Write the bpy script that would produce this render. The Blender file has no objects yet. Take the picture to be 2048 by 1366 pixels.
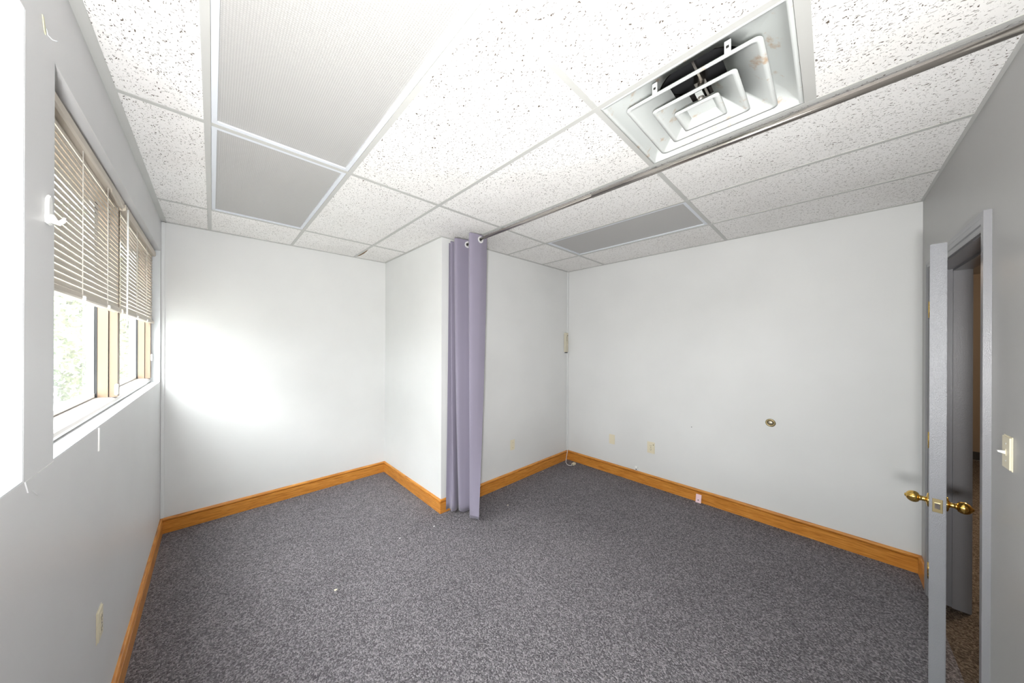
import bpy, bmesh, math, random
from mathutils import Vector, Matrix
random.seed(7)
PI = math.pi
C = bpy.context.scene.collection
SC = bpy.context.scene

# ------------------------------------------------------------------ camera
CAMZ = 1.56
yaw, roll, fpx, cxp, cyp = 0.7353, 0.004, 615.68, 981.77, 689.07
cam_d = bpy.data.cameras.new('camera'); cam = bpy.data.objects.new('camera', cam_d); C.objects.link(cam)
right = Vector((math.cos(yaw), -math.sin(yaw), 0)); fwd = Vector((math.sin(yaw), math.cos(yaw), 0)); up = Vector((0, 0, 1))
r2 = right*math.cos(roll) + up*math.sin(roll); u2 = -right*math.sin(roll) + up*math.cos(roll)
M = Matrix.Identity(4)
for i in range(3):
    M[i][0] = r2[i]; M[i][1] = u2[i]; M[i][2] = -fwd[i]
M.translation = (0, 0, CAMZ)
cam.matrix_world = M
cam_d.sensor_width = 36; cam_d.lens = fpx/2048*36
cam_d.shift_x = (1024-cxp)/2048; cam_d.shift_y = (cyp-683)/2048
cam_d.clip_start = .02
SC.camera = cam

# ------------------------------------------------------------------ world, lights, exposure
SC.view_settings.view_transform = 'Standard'; SC.view_settings.look = 'None'
SC.view_settings.gamma = 1; SC.view_settings.use_curve_mapping = False
SC.view_settings.exposure = 2.08
world = bpy.data.worlds.new('world'); SC.world = world; world.use_nodes = True
bg = world.node_tree.nodes['Background']; bg.inputs[0].default_value = (.93, .97, 1, 1); bg.inputs[1].default_value = 7.6

# overcast sky: zenith three times as bright as the horizon, the same all round
_t = world.node_tree; _g = _t.nodes.new('ShaderNodeTexCoord'); _s = _t.nodes.new('ShaderNodeSeparateXYZ'); _t.links.new(_g.outputs['Generated'], _s.inputs[0])
_m = _t.nodes.new('ShaderNodeMapRange'); _m.inputs['From Min'].default_value = 0; _m.inputs['From Max'].default_value = 1; _m.inputs['To Min'].default_value = 1/3; _m.inputs['To Max'].default_value = 1
_t.links.new(_s.outputs['Z'], _m.inputs[0]); _c = _t.nodes.new('ShaderNodeVectorMath'); _c.operation = 'SCALE'; _c.inputs[0].default_value = (.95, .98, 1)
_t.links.new(_m.outputs[0], _c.inputs['Scale']); _t.links.new(_c.outputs[0], bg.inputs[0])

def light(name, kind, loc, energy, color=(1, 1, 1), target=None, **kw):
    d = bpy.data.lights.new(name, kind); d.energy = energy; d.color = color
    for k, v in kw.items(): setattr(d, k, v)
    o = bpy.data.objects.new(name, d); C.objects.link(o); o.location = loc
    if target: o.rotation_euler = (Vector(target)-Vector(loc)).to_track_quat('-Z', 'Y').to_euler()
    return o
# the photographer's flash beside the camera, bounced off the ceiling
light('bounce_flash', 'SPOT', (-.14, -.06, 1.34), 68, (1, .995, .985), (1.8, 1.5, 2.50), spot_size=math.radians(165), spot_blend=1.0, shadow_soft_size=.09)
# hallway lamp behind the door wall
light('hallway_light', 'POINT', (4.6, -1.3, 2.35), 20, (1, .80, .60), shadow_soft_size=.12)

# ------------------------------------------------------------------ room dimensions (metres, floor at z = 0)
W, R, YL, YB_, YD, XB = -.313, 3.609, 3.6765, 2.4207, -.4194, 1.5732
H = 2.556; F = .6096
X = [-.0198 + i*F for i in range(6)]
Yb, Ya, Yz = 1.8881-2*F, 1.8881, 1.8881+2*F

# ------------------------------------------------------------------ materials
def mat(name, col=(.5, .5, .5), rough=.5, metal=0.0, spec=.5):
    m = bpy.data.materials.new(name); m.use_nodes = True
    b = m.node_tree.nodes['Principled BSDF']
    b.inputs['Base Color'].default_value = (*col, 1); b.inputs['Roughness'].default_value = rough
    b.inputs['Metallic'].default_value = metal; b.inputs['Specular IOR Level'].default_value = spec
    return m
class NT:
    def __init__(s, m): s.t = m.node_tree; s.b = s.t.nodes['Principled BSDF']
    def n(s, kind, **kw):
        x = s.t.nodes.new(kind)
        for k, v in kw.items():
            if hasattr(x, k): setattr(x, k, v)
        return x
    def l(s, a, b): s.t.links.new(a, b)
    def noise(s, vec, scale, detail=2.0, rough=.5, dist=0.0):
        x = s.n('ShaderNodeTexNoise'); x.inputs['Scale'].default_value = scale; x.inputs['Detail'].default_value = detail
        x.inputs['Roughness'].default_value = rough; x.inputs['Distortion'].default_value = dist
        if vec is not None: s.l(vec, x.inputs['Vector'])
        return x
    def ramp(s, fac, stops, interp='LINEAR'):
        x = s.n('ShaderNodeValToRGB'); x.color_ramp.interpolation = interp
        e = x.color_ramp.elements
        while len(e) < len(stops): e.new(.5)
        for i, (p, c) in enumerate(stops):
            e[i].position = p; e[i].color = (*c, 1) if len(c) == 3 else c
        s.l(fac, x.inputs['Fac']); return x
    def bump(s, height, strength, dist):
        x = s.n('ShaderNodeBump'); x.inputs['Strength'].default_value = strength; x.inputs['Distance'].default_value = dist
        s.l(height, x.inputs['Height']); s.l(x.outputs['Normal'], s.b.inputs['Normal']); return x
    def mapping(s, vec, scale=(1, 1, 1), rot=(0, 0, 0)):
        x = s.n('ShaderNodeMapping'); x.inputs['Scale'].default_value = scale; x.inputs['Rotation'].default_value = rot
        s.l(vec, x.inputs['Vector']); return x.outputs[0]
    def pos(s): return s.n('ShaderNodeNewGeometry').outputs['Position']
    def math(s, op, a, b=None, clamp=False):
        x = s.n('ShaderNodeMath', operation=op, use_clamp=clamp)
        for i, v in enumerate((a, b)):
            if v is None: continue
            if isinstance(v, (int, float)): x.inputs[i].default_value = v
            else: s.l(v, x.inputs[i])
        return x.outputs[0]

def paint(name, col, rough=.5, bs=.12, wear=.04):
    m = mat(name, col, rough); t = NT(m); p = t.pos()
    big = t.noise(p, 1.7, 3); lo = tuple(c*(1-wear) for c in col); hi = tuple(min(1, c*(1+wear*.6)) for c in col)
    t.l(t.ramp(big.outputs[0], [(.3, lo), (.7, hi)]).outputs[0], t.b.inputs['Base Color'])
    w = t.noise(t.mapping(p, (1, 1, .45)), 420, 2, .6); t.bump(w.outputs[0], bs, .002)
    return m
WALL = (.715, .72, .715)
M_wall = paint('wall_paint_light_grey', WALL, .55)
M_wallD = paint('wall_paint_grey', (.39, .387, .38), .38)  # darker even tone than the other walls
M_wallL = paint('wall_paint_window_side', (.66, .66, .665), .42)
M_trim = paint('trim_paint_grey', (.27, .27, .285), .28, .35)
M_doorp = paint('door_paint_grey', (.27, .275, .295), .25, .6)
M_rev = paint('reveal_paint_pale', (.72, .75, .77), .5)
M_white = mat('white_plastic', (.85, .85, .83), .35)
M_ivory = mat('ivory_plastic', (.74, .68, .52), .4)
M_beige = mat('beige_plastic', (.62, .58, .46), .45)
M_dark = mat('black_rubber', (.02, .02, .022), .6)
M_hole = mat('dark_slot', (.03, .028, .025), .8)
M_steel = mat('brushed_steel', (.52, .485, .45), .24, 1)
M_chrome = mat('bright_grommet_metal', (.88, .88, .88), .22, .35)
M_brass = mat('polished_brass', (.72, .48, .13), .16, 1)
M_brassold = mat('tarnished_brass', (.38, .31, .17), .38, 1)
M_alu = mat('painted_aluminium_tan', (.24, .165, .11), .4)
M_sill = mat('painted_aluminium_taupe', (.50, .46, .44), .3)
M_sash = mat('white_sash', (.80, .80, .80), .4)
M_tbar = paint('t_bar_enamel', (.52, .52, .50), .45, .05)
M_fix = mat('light_frame_enamel', (.70, .73, .78), .35)
M_vent = mat('vent_enamel', (.65, .675, .66), .35); _v = NT(M_vent); _p = _v.pos()
_n = _v.noise(_p, 11, 5, .65); _r = _v.ramp(_n.outputs[0], [(.0, (.65, .675, .66)), (.585, (.635, .66, .645)), (.70, (.50, .36, .24))]); _v.l(_r.outputs[0], _v.b.inputs['Base Color'])
M_cord = mat('blind_cord', (.80, .77, .71), .7)
M_pink = mat('pink_card', (.85, .62, .66), .7)
M_felt = mat('duct_interior', (.015, .015, .017), .7)
M_conduit = paint('raceway_paint', (.74, .75, .75), .5)

def mk_blind():
    m = mat('blind_enamel_cream', (.56, .50, .42), .42); return m
M_slat = mk_blind()

def mk_tile(name, rot):
    m = mat(name, (.88, .87, .85), .9, spec=.1); t = NT(m)
    g = t.pos(); oi = t.n('ShaderNodeObjectInfo')
    comb = t.n('ShaderNodeCombineXYZ'); r10 = t.math('MULTIPLY', oi.outputs['Random'], 37.0)
    for i in range(2): t.l(r10, comb.inputs[i])
    add = t.n('ShaderNodeVectorMath', operation='ADD'); t.l(g, add.inputs[0]); t.l(comb.outputs[0], add.inputs[1])
    # random bend of the fissures
    nz = t.noise(add.outputs[0], 38, 2, .6); sub = t.n('ShaderNodeVectorMath', operation='SUBTRACT'); sub.inputs[1].default_value = (.5, .5, .5)
    t.l(nz.outputs['Color'], sub.inputs[0]); sca = t.n('ShaderNodeVectorMath', operation='SCALE'); sca.inputs['Scale'].default_value = .030
    t.l(sub.outputs[0], sca.inputs[0]); ad2 = t.n('ShaderNodeVectorMath', operation='ADD'); t.l(add.outputs[0], ad2.inputs[0]); t.l(sca.outputs[0], ad2.inputs[1])
    def marks(scale, thr, keep, extra):
        v = t.n('ShaderNodeTexVoronoi'); v.voronoi_dimensions = '2D'; v.inputs['Scale'].default_value = 1
        t.l(t.mapping(ad2.outputs[0], scale, (0, 0, rot+extra)), v.inputs['Vector'])
        sep = t.n('ShaderNodeSeparateColor'); t.l(v.outputs['Color'], sep.inputs[0])
        k = t.math('GREATER_THAN', sep.outputs[0], 1-keep)
        szz = t.math('MULTIPLY', sep.outputs[1], thr)
        d = t.math('SUBTRACT', szz, v.outputs['Distance']); d = t.math('MULTIPLY', d, 14, True)
        return t.math('MULTIPLY', d, k)
    a = marks((165, 50, 1), .28, .62, .3); b = marks((64, 150, 1), .24, .42, -.35); c = marks((190, 190, 1), .26, .4, 0)
    mx = t.math('MAXIMUM', t.math('MAXIMUM', a, b), t.math('MULTIPLY', c, .5))
    big = t.noise(g, 2.2, 3); base = t.ramp(big.outputs[0], [(.3, (.85, .835, .815)), (.7, (.90, .89, .875))])
    mix = t.n('ShaderNodeMix', data_type='RGBA'); t.l(mx, mix.inputs['Factor']); t.l(base.outputs[0], mix.inputs[6]); mix.inputs[7].default_value = (.13, .105, .085, 1)  # shade inside the pits put into the colour, along with their dust
    t.l(mix.outputs[2], t.b.inputs['Base Color'])
    fine = t.noise(g, 700, 2); hh = t.math('SUBTRACT', t.math('MULTIPLY', fine.outputs[0], .12), mx); t.bump(hh, .6, .003)
    return m
M_tileY = mk_tile('fissured_ceiling_tile', 0.0)
M_tileX = mk_tile('fissured_ceiling_tile_turned', PI/2)

def mk_lens():
    m = mat('prismatic_lens', (.56, .55, .535), .35); t = NT(m); p = t.pos()
    v = t.n('ShaderNodeTexVoronoi'); v.inputs['Scale'].default_value = 1; v.inputs['Randomness'].default_value = 0; v.voronoi_dimensions = '2D'
    t.l(t.mapping(p, (130, 130, 1)), v.inputs['Vector']); t.bump(v.outputs['Distance'], .5, .003)
    t.l(t.ramp(v.outputs['Distance'], [(.1, (.50, .49, .48)), (.6, (.40, .395, .385))]).outputs[0], t.b.inputs['Base Color'])
    return m
M_lens = mk_lens()

def mk_carpet(name, cols):
    m = mat(name, cols[1], .95, spec=.1); t = NT(m); p = t.pos()
    v = t.n('ShaderNodeTexVoronoi'); v.inputs['Scale'].default_value = 165; t.l(p, v.inputs['Vector'])
    sep = t.n('ShaderNodeSeparateColor'); t.l(v.outputs['Color'], sep.inputs[0])
    n2 = t.noise(p, 1.1, 4, .6); f = t.math('ADD', t.math('MULTIPLY', sep.outputs[0], .8), t.math('MULTIPLY', t.math('SUBTRACT', n2.outputs[0], .5), .35))
    f = t.math('ADD', f, .08, True)
    t.l(t.ramp(f, [(.0, cols[0]), (.5, cols[1]), (.95, cols[2])]).outputs[0], t.b.inputs['Base Color'])
    inv = t.math('SUBTRACT', .6, v.outputs['Distance']); t.bump(inv, .9, .006)
    return m
M_carpet = mk_carpet('slate_loop_carpet', [(.076, .071, .078), (.178, .168, .180), (.365, .340, .355)])
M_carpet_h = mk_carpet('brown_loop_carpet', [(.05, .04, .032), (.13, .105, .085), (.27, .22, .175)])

def mk_oak():
    m = mat('oak_varnish', (.42, .19, .055), .33); t = NT(m)
    tc = t.n('ShaderNodeTexCoord'); oi = t.n('ShaderNodeObjectInfo')
    g = t.pos()
    # stretched along the run of the board: both horizontal axes are long, so grain lies in z
    n1 = t.noise(t.mapping(g, (2.2, 2.2, 38)), 3.0, 5, .62, .8); n2 = t.noise(t.mapping(g, (6, 6, 240)), 2, 2)
    f = t.math('ADD', t.math('MULTIPLY', n1.outputs[0], .8), t.math('MULTIPLY', n2.outputs[0], .2))
    t.l(t.ramp(f, [(.28, (.28, .092, .012)), (.47, (.54, .205, .030)), (.68, (.74, .345, .072))]).outputs[0], t.b.inputs['Base Color'])
    t.bump(n2.outputs[0], .15, .001); return m
M_oak = mk_oak()

def mk_curtain():
    m = mat('lilac_curtain_cloth', (.25, .228, .295), .8, spec=.15); t = NT(m); p = t.pos()
    w = t.noise(t.mapping(p, (1, 1, .2)), 900, 1); t.bump(w.outputs[0], .15, .001)
    t.b.inputs['Sheen Weight'].default_value = .2
    return m
M_curtain = mk_curtain()

def mk_glass():
    m = bpy.data.materials.new('hazy_window_glass'); m.use_nodes = True; t = m.node_tree; t.nodes.clear()
    o = t.nodes.new('ShaderNodeOutputMaterial'); tr = t.nodes.new('ShaderNodeBsdfTransparent'); tr.inputs[0].default_value = (.97, .98, .97, 1)
    df = t.nodes.new('ShaderNodeBsdfTranslucent'); df.inputs[0].default_value = (.9, .92, .92, 1)
    gl = t.nodes.new('ShaderNodeBsdfGlossy'); gl.inputs['Roughness'].default_value = .02
    lw = t.nodes.new('ShaderNodeLayerWeight'); lw.inputs['Blend'].default_value = .5
    pw = t.nodes.new('ShaderNodeMath'); pw.operation = 'POWER'; pw.inputs[1].default_value = 6; t.links.new(lw.outputs['Facing'], pw.inputs[0])
    fr = t.nodes.new('ShaderNodeMath'); fr.operation = 'MULTIPLY'; fr.inputs[1].default_value = .35; t.links.new(pw.outputs[0], fr.inputs[0])
    m1 = t.nodes.new('ShaderNodeMixShader'); m1.inputs[0].default_value = .03  # small translucent share puts a haze into the pane
    t.links.new(tr.outputs[0], m1.inputs[1]); t.links.new(df.outputs[0], m1.inputs[2])
    m2 = t.nodes.new('ShaderNodeMixShader'); t.links.new(fr.outputs[0], m2.inputs[0]); t.links.new(m1.outputs[0], m2.inputs[1]); t.links.new(gl.outputs[0], m2.inputs[2])
    t.links.new(m2.outputs[0], o.inputs[0]); return m
M_glass = mk_glass()

def mk_leaf(name, a, b):
    m = mat(name, a, .6); t = NT(m); oi = t.noise(t.pos(), 1.6, 3)
    t.l(t.ramp(oi.outputs[0], [(.35, a), (.65, b)]).outputs[0], t.b.inputs['Base Color']); return m
M_leaf = mk_leaf('green_leaves', (.055, .085, .03), (.14, .18, .07))
M_leaf2 = mk_leaf('reddish_leaves', (.09, .07, .05), (.18, .115, .10))
M_bark = mat('bark', (.12, .09, .06), .9)
M_grass = mk_leaf('grey_gravel', (.15, .15, .135), (.20, .195, .175))  # ground colour greyed so its bounce light tints the room less
M_stain = mat('torn_tile_edge', (.20, .12, .06), .9)

# ------------------------------------------------------------------ mesh helpers
def box(bm, x0, x1, y0, y1, z0, z1):
    v = [bm.verts.new(p) for p in ((x0, y0, z0), (x1, y0, z0), (x1, y1, z0), (x0, y1, z0), (x0, y0, z1), (x1, y0, z1), (x1, y1, z1), (x0, y1, z1))]
    for f in ((0, 3, 2, 1), (4, 5, 6, 7), (0, 1, 5, 4), (1, 2, 6, 5), (2, 3, 7, 6), (3, 0, 4, 7)): bm.faces.new([v[i] for i in f])
def bx(*a):
    bm = bmesh.new(); box(bm, *a); return bm
def bevbox(x0, x1, y0, y1, z0, z1, w=.002, seg=2):
    bm = bx(x0, x1, y0, y1, z0, z1); bmesh.ops.bevel(bm, geom=bm.edges[:], offset=w, segments=seg, affect='EDGES'); return bm
def prism(bm, pts, axis, a, b):
    """closed polygon pts (2D) extruded along axis from a to b; the two other axes in xyz order"""
    def P(p, t):
        q = list(p); q.insert('xyz'.index(axis), t); return q
    A = [bm.verts.new(P(p, a)) for p in pts]; B = [bm.verts.new(P(p, b)) for p in pts]
    n = len(pts); bm.faces.new(A[::-1]); bm.faces.new(B)
    for i in range(n): bm.faces.new((A[i], A[(i+1) % n], B[(i+1) % n], B[i]))
def tube(bm, pts, r, seg=12, caps=True, radii=None):
    pts = [Vector(p) for p in pts]; rings = []
    for i, p in enumerate(pts):
        t = (pts[min(i+1, len(pts)-1)]-pts[max(i-1, 0)]).normalized()
        a = t.orthogonal().normalized() if i == 0 else (rings_a - t*rings_a.dot(t)).normalized()
        rings_a = a; b = t.cross(a); rr = radii[i] if radii else r
        rings.append([bm.verts.new(p+(a*math.cos(2*PI*k/seg)+b*math.sin(2*PI*k/seg))*rr) for k in range(seg)])
    for i in range(len(rings)-1):
        for k in range(seg): bm.faces.new((rings[i][k], rings[i][(k+1) % seg], rings[i+1][(k+1) % seg], rings[i+1][k]))
    if caps: bm.faces.new(rings[0][::-1]); bm.faces.new(rings[-1])
    for f in bm.faces: f.smooth = True
def lathe(bm, prof, origin, axis, seg=24):
    """prof: (radius, distance along axis)"""
    o = Vector(origin); t = Vector(axis).normalized(); a = t.orthogonal().normalized(); b = t.cross(a)
    rings = [[bm.verts.new(o+t*h+(a*math.cos(2*PI*k/seg)+b*math.sin(2*PI*k/seg))*max(r, 1e-5)) for k in range(seg)] for r, h in prof]
    for i in range(len(rings)-1):
        for k in range(seg):
            f = bm.faces.new((rings[i][k], rings[i][(k+1) % seg], rings[i+1][(k+1) % seg], rings[i+1][k])); f.smooth = True
    bm.faces.new(rings[0][::-1]); bm.faces.new(rings[-1])
def wloc(o):
    v = Vector((0, 0, 0))
    while o: v = v + o.location; o = o.parent
    return v
def obj(name, bm, m, parent=None, center=True, fix=True):
    if fix: bmesh.ops.recalc_face_normals(bm, faces=bm.faces[:])
    me = bpy.data.meshes.new(name)
    if center and bm.verts:
        lo = [min(v.co[i] for v in bm.verts) for i in range(3)]; hi = [max(v.co[i] for v in bm.verts) for i in range(3)]
        c = Vector(((lo[0]+hi[0])/2, (lo[1]+hi[1])/2, lo[2])); bmesh.ops.translate(bm, verts=bm.verts[:], vec=-c)
    else: c = Vector((0, 0, 0))
    bm.to_mesh(me); bm.free(); me.materials.append(m)
    o = bpy.data.objects.new(name, me); C.objects.link(o)
    if parent is not None:
        o.parent = parent; o.location = c-wloc(parent)
    else: o.location = c
    return o
def copy(o, parent, off):
    c = o.copy(); C.objects.link(c); c.parent = parent; c.location = o.location+Vector(off); return c
def thing(name, loc, label=None, cat=None, group=None):
    o = bpy.data.objects.new(name, None); C.objects.link(o); o.location = loc; o.empty_display_size = .05
    if label: tag(o, label, cat, group)
    return o
def tag(o, label, cat, group=None):
    o['label'] = label; o['category'] = cat
    if group: o['group'] = group
    return o
def struct(o, label, cat=None):
    o['kind'] = 'structure'; o['label'] = label; o['category'] = cat or o.name.split('_')[0]; return o

# ================================================================== STRUCTURE
ZT = H+.42                       # top of the walls above the hung ceiling
XO = W-.165                      # outer face of the window wall
SILL, HEAD = 1.247, 2.305
OP = [(-.30, 1.212), (1.385, 3.638)]    # the two window recesses along y
REC = W-.14                      # glass line of the recess

# floor
bm = bx(XO, R+.15, YD, YL+.15, -.12, 0)
struct(obj('floor', bm, M_carpet), 'slate grey speckled loop carpet covering the empty room', 'floor')
# left wall with two deep window openings
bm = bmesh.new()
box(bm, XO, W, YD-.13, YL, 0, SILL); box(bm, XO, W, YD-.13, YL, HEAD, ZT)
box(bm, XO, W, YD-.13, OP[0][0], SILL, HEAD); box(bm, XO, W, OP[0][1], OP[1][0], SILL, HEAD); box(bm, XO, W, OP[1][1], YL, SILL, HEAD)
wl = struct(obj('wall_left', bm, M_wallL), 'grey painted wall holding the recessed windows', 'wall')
# pale painted linings of the recesses (part of the wall)
for k, (a, b) in enumerate(OP):
    t = .004
    obj('sill_lining', bx(REC, W-.0004, a, b, SILL, SILL+t), M_rev, wl)
    obj('jamb_lining', bx(REC, W-.0004, b-t, b, SILL+t, HEAD), M_rev, wl)
    obj('jamb_lining', bx(REC, W-.0004, a, a+t, SILL+t, HEAD), M_rev, wl)
bm = bmesh.new(); prism(bm, [(1.216, 1.246), (1.384, 1.246), (1.380, 1.222), (1.355, 1.196), (1.315, 1.184), (1.285, 1.193), (1.255, 1.213), (1.232, 1.216)], 'x', W, W+.002)
o = obj('paint_drip', bm, M_wallL, wl); o['label'] = 'raised lip of old paint at the foot of the pier'
# back walls
struct(obj('wall_back', bx(XO, XB, YL, YL+.15, 0, ZT), M_wall), 'pale grey wall at the far end beside the windows', 'wall')
bm = bmesh.new(); box(bm, XB, XB+.12, YB_+.12, YL+.15, 0, ZT)
struct(obj('wall_return', bm, M_wall), 'short pale wall running from the far wall to the curtain', 'wall')
struct(obj('wall_alcove', bx(XB, R, YB_, YB_+.12, 0, ZT), M_wall), 'pale grey wall behind the lilac curtain', 'wall')
struct(obj('wall_right', bx(R, R+.15, YD-.13, YB_+.12, 0, ZT), M_wall), 'long pale grey wall with outlets and oak baseboard', 'wall')
# door wall: opening between XS (strike) and XH (hinge)
XS, XH, DZ = 2.325, 3.285, 2.022
TD = .133                        # wall thickness
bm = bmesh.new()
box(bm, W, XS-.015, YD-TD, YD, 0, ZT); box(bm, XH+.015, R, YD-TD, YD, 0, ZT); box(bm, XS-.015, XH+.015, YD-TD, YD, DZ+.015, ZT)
struct(obj('wall_door', bm, M_wallD), 'darker grey wall around the open doorway', 'wall')
# hallway beyond the door
HX0, HX1, HY = 1.3, 7.8, -2.3
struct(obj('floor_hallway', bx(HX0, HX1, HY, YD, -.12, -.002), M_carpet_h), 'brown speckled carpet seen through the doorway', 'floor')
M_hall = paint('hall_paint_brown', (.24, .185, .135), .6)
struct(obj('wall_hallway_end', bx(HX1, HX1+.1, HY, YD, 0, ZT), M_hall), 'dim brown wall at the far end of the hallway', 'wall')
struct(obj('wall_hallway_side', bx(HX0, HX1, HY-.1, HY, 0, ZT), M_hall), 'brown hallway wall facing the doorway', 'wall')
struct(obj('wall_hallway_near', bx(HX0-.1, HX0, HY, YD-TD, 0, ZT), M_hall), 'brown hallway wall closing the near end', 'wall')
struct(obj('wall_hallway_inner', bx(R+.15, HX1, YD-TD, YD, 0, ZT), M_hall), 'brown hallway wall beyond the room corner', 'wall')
struct(obj('ceiling_hallway', bx(HX0, HX1, HY, YD-TD, H, H+.05), M_tbar), 'pale hallway ceiling above the doorway', 'ceiling')
struct(obj('baseboard_hallway', bx(HX1-.012, HX1, HY, YD-TD-.02, 0, .11), M_dark), 'black rubber base along the hallway end wall', 'baseboard')

# ------------------------------------------------------------------ ceiling: deck, T bars, tiles
ceil = thing('ceiling', (0, 0, H)); struct(ceil, 'hung ceiling of white fissured tiles in a metal grid', 'ceiling')
obj('deck', bx(XO, R+.15, YD-.13, YL+.15, ZT, ZT+.05), M_tbar, ceil)
DY0 = Yb-F                       # near end of the air diffuser
def bar_y(x, y0, y1, w=.024):
    bm = bmesh.new(); box(bm, x-w/2, x+w/2, y0, y1, H-.003, H); box(bm, x-.001, x+.001, y0, y1, H, H+.035); obj('t_bar', bm, M_tbar, ceil)
def bar_x(y, x0, x1, w=.024):
    bm = bmesh.new(); box(bm, x0, x1, y-w/2, y+w/2, H-.0026, H); box(bm, x0, x1, y-.001, y+.001, H, H+.03); obj('t_bar', bm, M_tbar, ceil)
for i, x in enumerate(X):
    bar_y(x, YD, YL if x < XB else YB_)
xs = [W] + X + [R]
for y in (Yb, Ya, Yz):
    for a, b in zip(xs[:-1], xs[1:]):
        if y > YB_ and a > XB: continue
        a2, b2 = a+(.012 if a != W else 0), b-(.012 if b != R else 0)
        if y > YB_ and b2 > XB: b2 = XB
        bar_x(y, a2, b2)
bar_x(DY0, X[2]+.012, X[3]-.012, .034)
# wall angles
def angle(x0, x1, y0, y1): obj('wall_angle', bx(x0, x1, y0, y1, H-.0035, H), M_tbar, ceil)
g = .022
angle(W, W+.030, YD, YL); angle(W, XB, YL-g, YL); angle(XB-g, XB, YB_, YL-g); angle(XB-g, R, YB_-g, YB_)
angle(R-g, R, YD, YB_-g); angle(W+.03, R-g, YD, YD+.012)
# tiles
rows = [(YD, Yb), (Yb, Ya), (Ya, Yz), (Yz, YL)]
def tile(x0, x1, y0, y1, m):
    e = .004; obj('ceiling_tile', bx(x0+e, x1-e, y0+e, y1-e, H+.0005, H+.016), m, ceil)
for ci, (a, b) in enumerate(zip(xs[:-1], xs[1:])):
    for ri, (c, d) in enumerate(rows):
        if ci == 1 and ri in (1, 2): continue                     # ceiling lights
        if ci == 5 and ri == 1: continue                          # ceiling light
        if ci == 3 and ri == 0: d = DY0                           # diffuser takes the rest
        if a > XB:
            if ri == 3: continue
            if ri == 2: d = YB_
        elif b > XB and ri >= 2:                                   # notched round the corner of the return wall
            e = .004
            if ri == 2:
                bm = bmesh.new(); prism(bm, [(a+e, c+e), (b-e, c+e), (b-e, YB_-e), (XB-e, YB_-e), (XB-e, d-e), (a+e, d-e)], 'z', H+.0005, H+.016)
                obj('ceiling_tile', bm, M_tileY, ceil); continue
            b2 = XB; tile(a, b2, c, d, M_tileY); continue
        tile(a, b, c, d, M_tileX if ci == 0 else M_tileY)
# torn brown edge of the tile at the far wall
bm = bmesh.new()
pts = [(X[2]+.010, YL-.03), (X[2]+.030, YL-.12), (X[2]+.034, YL-.22), (X[2]+.026, YL-.33), (X[2]+.012, YL-.42), (X[2]+.009, YL-.42), (X[2]+.009, YL-.03)]
prism(bm, pts, 'z', H-.002, H+.0004)
o = obj('torn_tile_edge', bm, M_stain, ceil); o['label'] = 'torn brown edge of a tile'

# ------------------------------------------------------------------ ceiling lights
def ceiling_light(x0, x1, y0, y1, label):
    t = thing('ceiling_light', ((x0+x1)/2, (y0+y1)/2, H), label, 'ceiling light', 'unlit recessed ceiling lights')
    a, b, c, d = x0+.013, x1-.013, y0+.013, y1-.013; w = .020; z0, z1 = H-.001, H+.010
    bm = bmesh.new(); box(bm, a, a+w, c, d, z0, z1); box(bm, b-w, b, c, d, z0, z1); box(bm, a+w, b-w, c, c+w, z0, z1); box(bm, a+w, b-w, d-w, d, z0, z1)
    obj('frame', bm, M_fix, t)
    obj('lens', bx(a+w, b-w, c+w, d-w, H+.006, H+.009), M_lens, t)
    obj('housing', bx(a, b, c, d, H+.0105, H+.09), M_fix, t)
ceiling_light(X[0], X[1], Yb, Ya, 'large unlit ceiling light panel nearest the camera at the top of the picture')
ceiling_light(X[0], X[1], Ya, Yz, 'unlit ceiling light panel nearer the far wall beside the windows')
ceiling_light(X[4], X[5], Yb, Ya, 'grey unlit ceiling light panel near the long right wall')

# ------------------------------------------------------------------ baseboards
BH = .125
def baseboard(name, p0, p1, nrm, label, m0=0, m1=0):
    """p0->p1 along the wall foot, nrm points into the room; m = mitre at each end (+1 inner, -1 outer)"""
    p0, p1, n = Vector(p0), Vector(p1), Vector(nrm); t = (p1-p0).normalized()
    root = thing(name, (*(p0+p1)/2, 0)); struct(root, label, 'baseboard')
    def ext(nm, prof, m):
        bm = bmesh.new(); A = []; B = []
        for dd, z in prof:
            q = p0+n*dd+t*dd*m0; A.append(bm.verts.new((q.x, q.y, z))); q = p1+n*dd-t*dd*m1; B.append(bm.verts.new((q.x, q.y, z)))
        k = len(prof); bm.faces.new(A); bm.faces.new(B[::-1])
        for i in range(k): bm.faces.new((A[i], A[(i+1) % k], B[(i+1) % k], B[i]))
        obj(nm, bm, m, root)
    ext('board', [(0, 0), (.016, 0), (.016, BH-.0305), (.009, BH-.0275), (0, BH-.0275)], M_oak)
    ext('cap_moulding', [(0, BH-.0235), (.012, BH-.0235), (.016, BH-.019), (.016, BH-.012), (.011, BH-.003), (.006, BH), (0, BH)], M_oak)
    return root
baseboard('baseboard_left', (W, YD), (W, YL), (1, 0), 'oak baseboard along the window wall', 0, 1)
baseboard('baseboard_back', (W, YL), (XB, YL), (0, -1), 'honey oak baseboard under the far wall', 1, 1)
baseboard('baseboard_return', (XB, YL), (XB, YB_), (-1, 0), 'short oak baseboard leading out to the curtain', 1, -1)
baseboard('baseboard_alcove', (XB, YB_), (R, YB_), (0, -1), 'oak baseboard running behind the curtain', -1, 1)
baseboard('baseboard_right', (R, YB_), (R, YD), (-1, 0), 'long oak baseboard along the right wall', 1, 1)
baseboard('baseboard_door', (R, YD), (XH+.075, YD), (0, 1), 'stub of oak baseboard beside the door casing', 1, 0)

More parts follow.
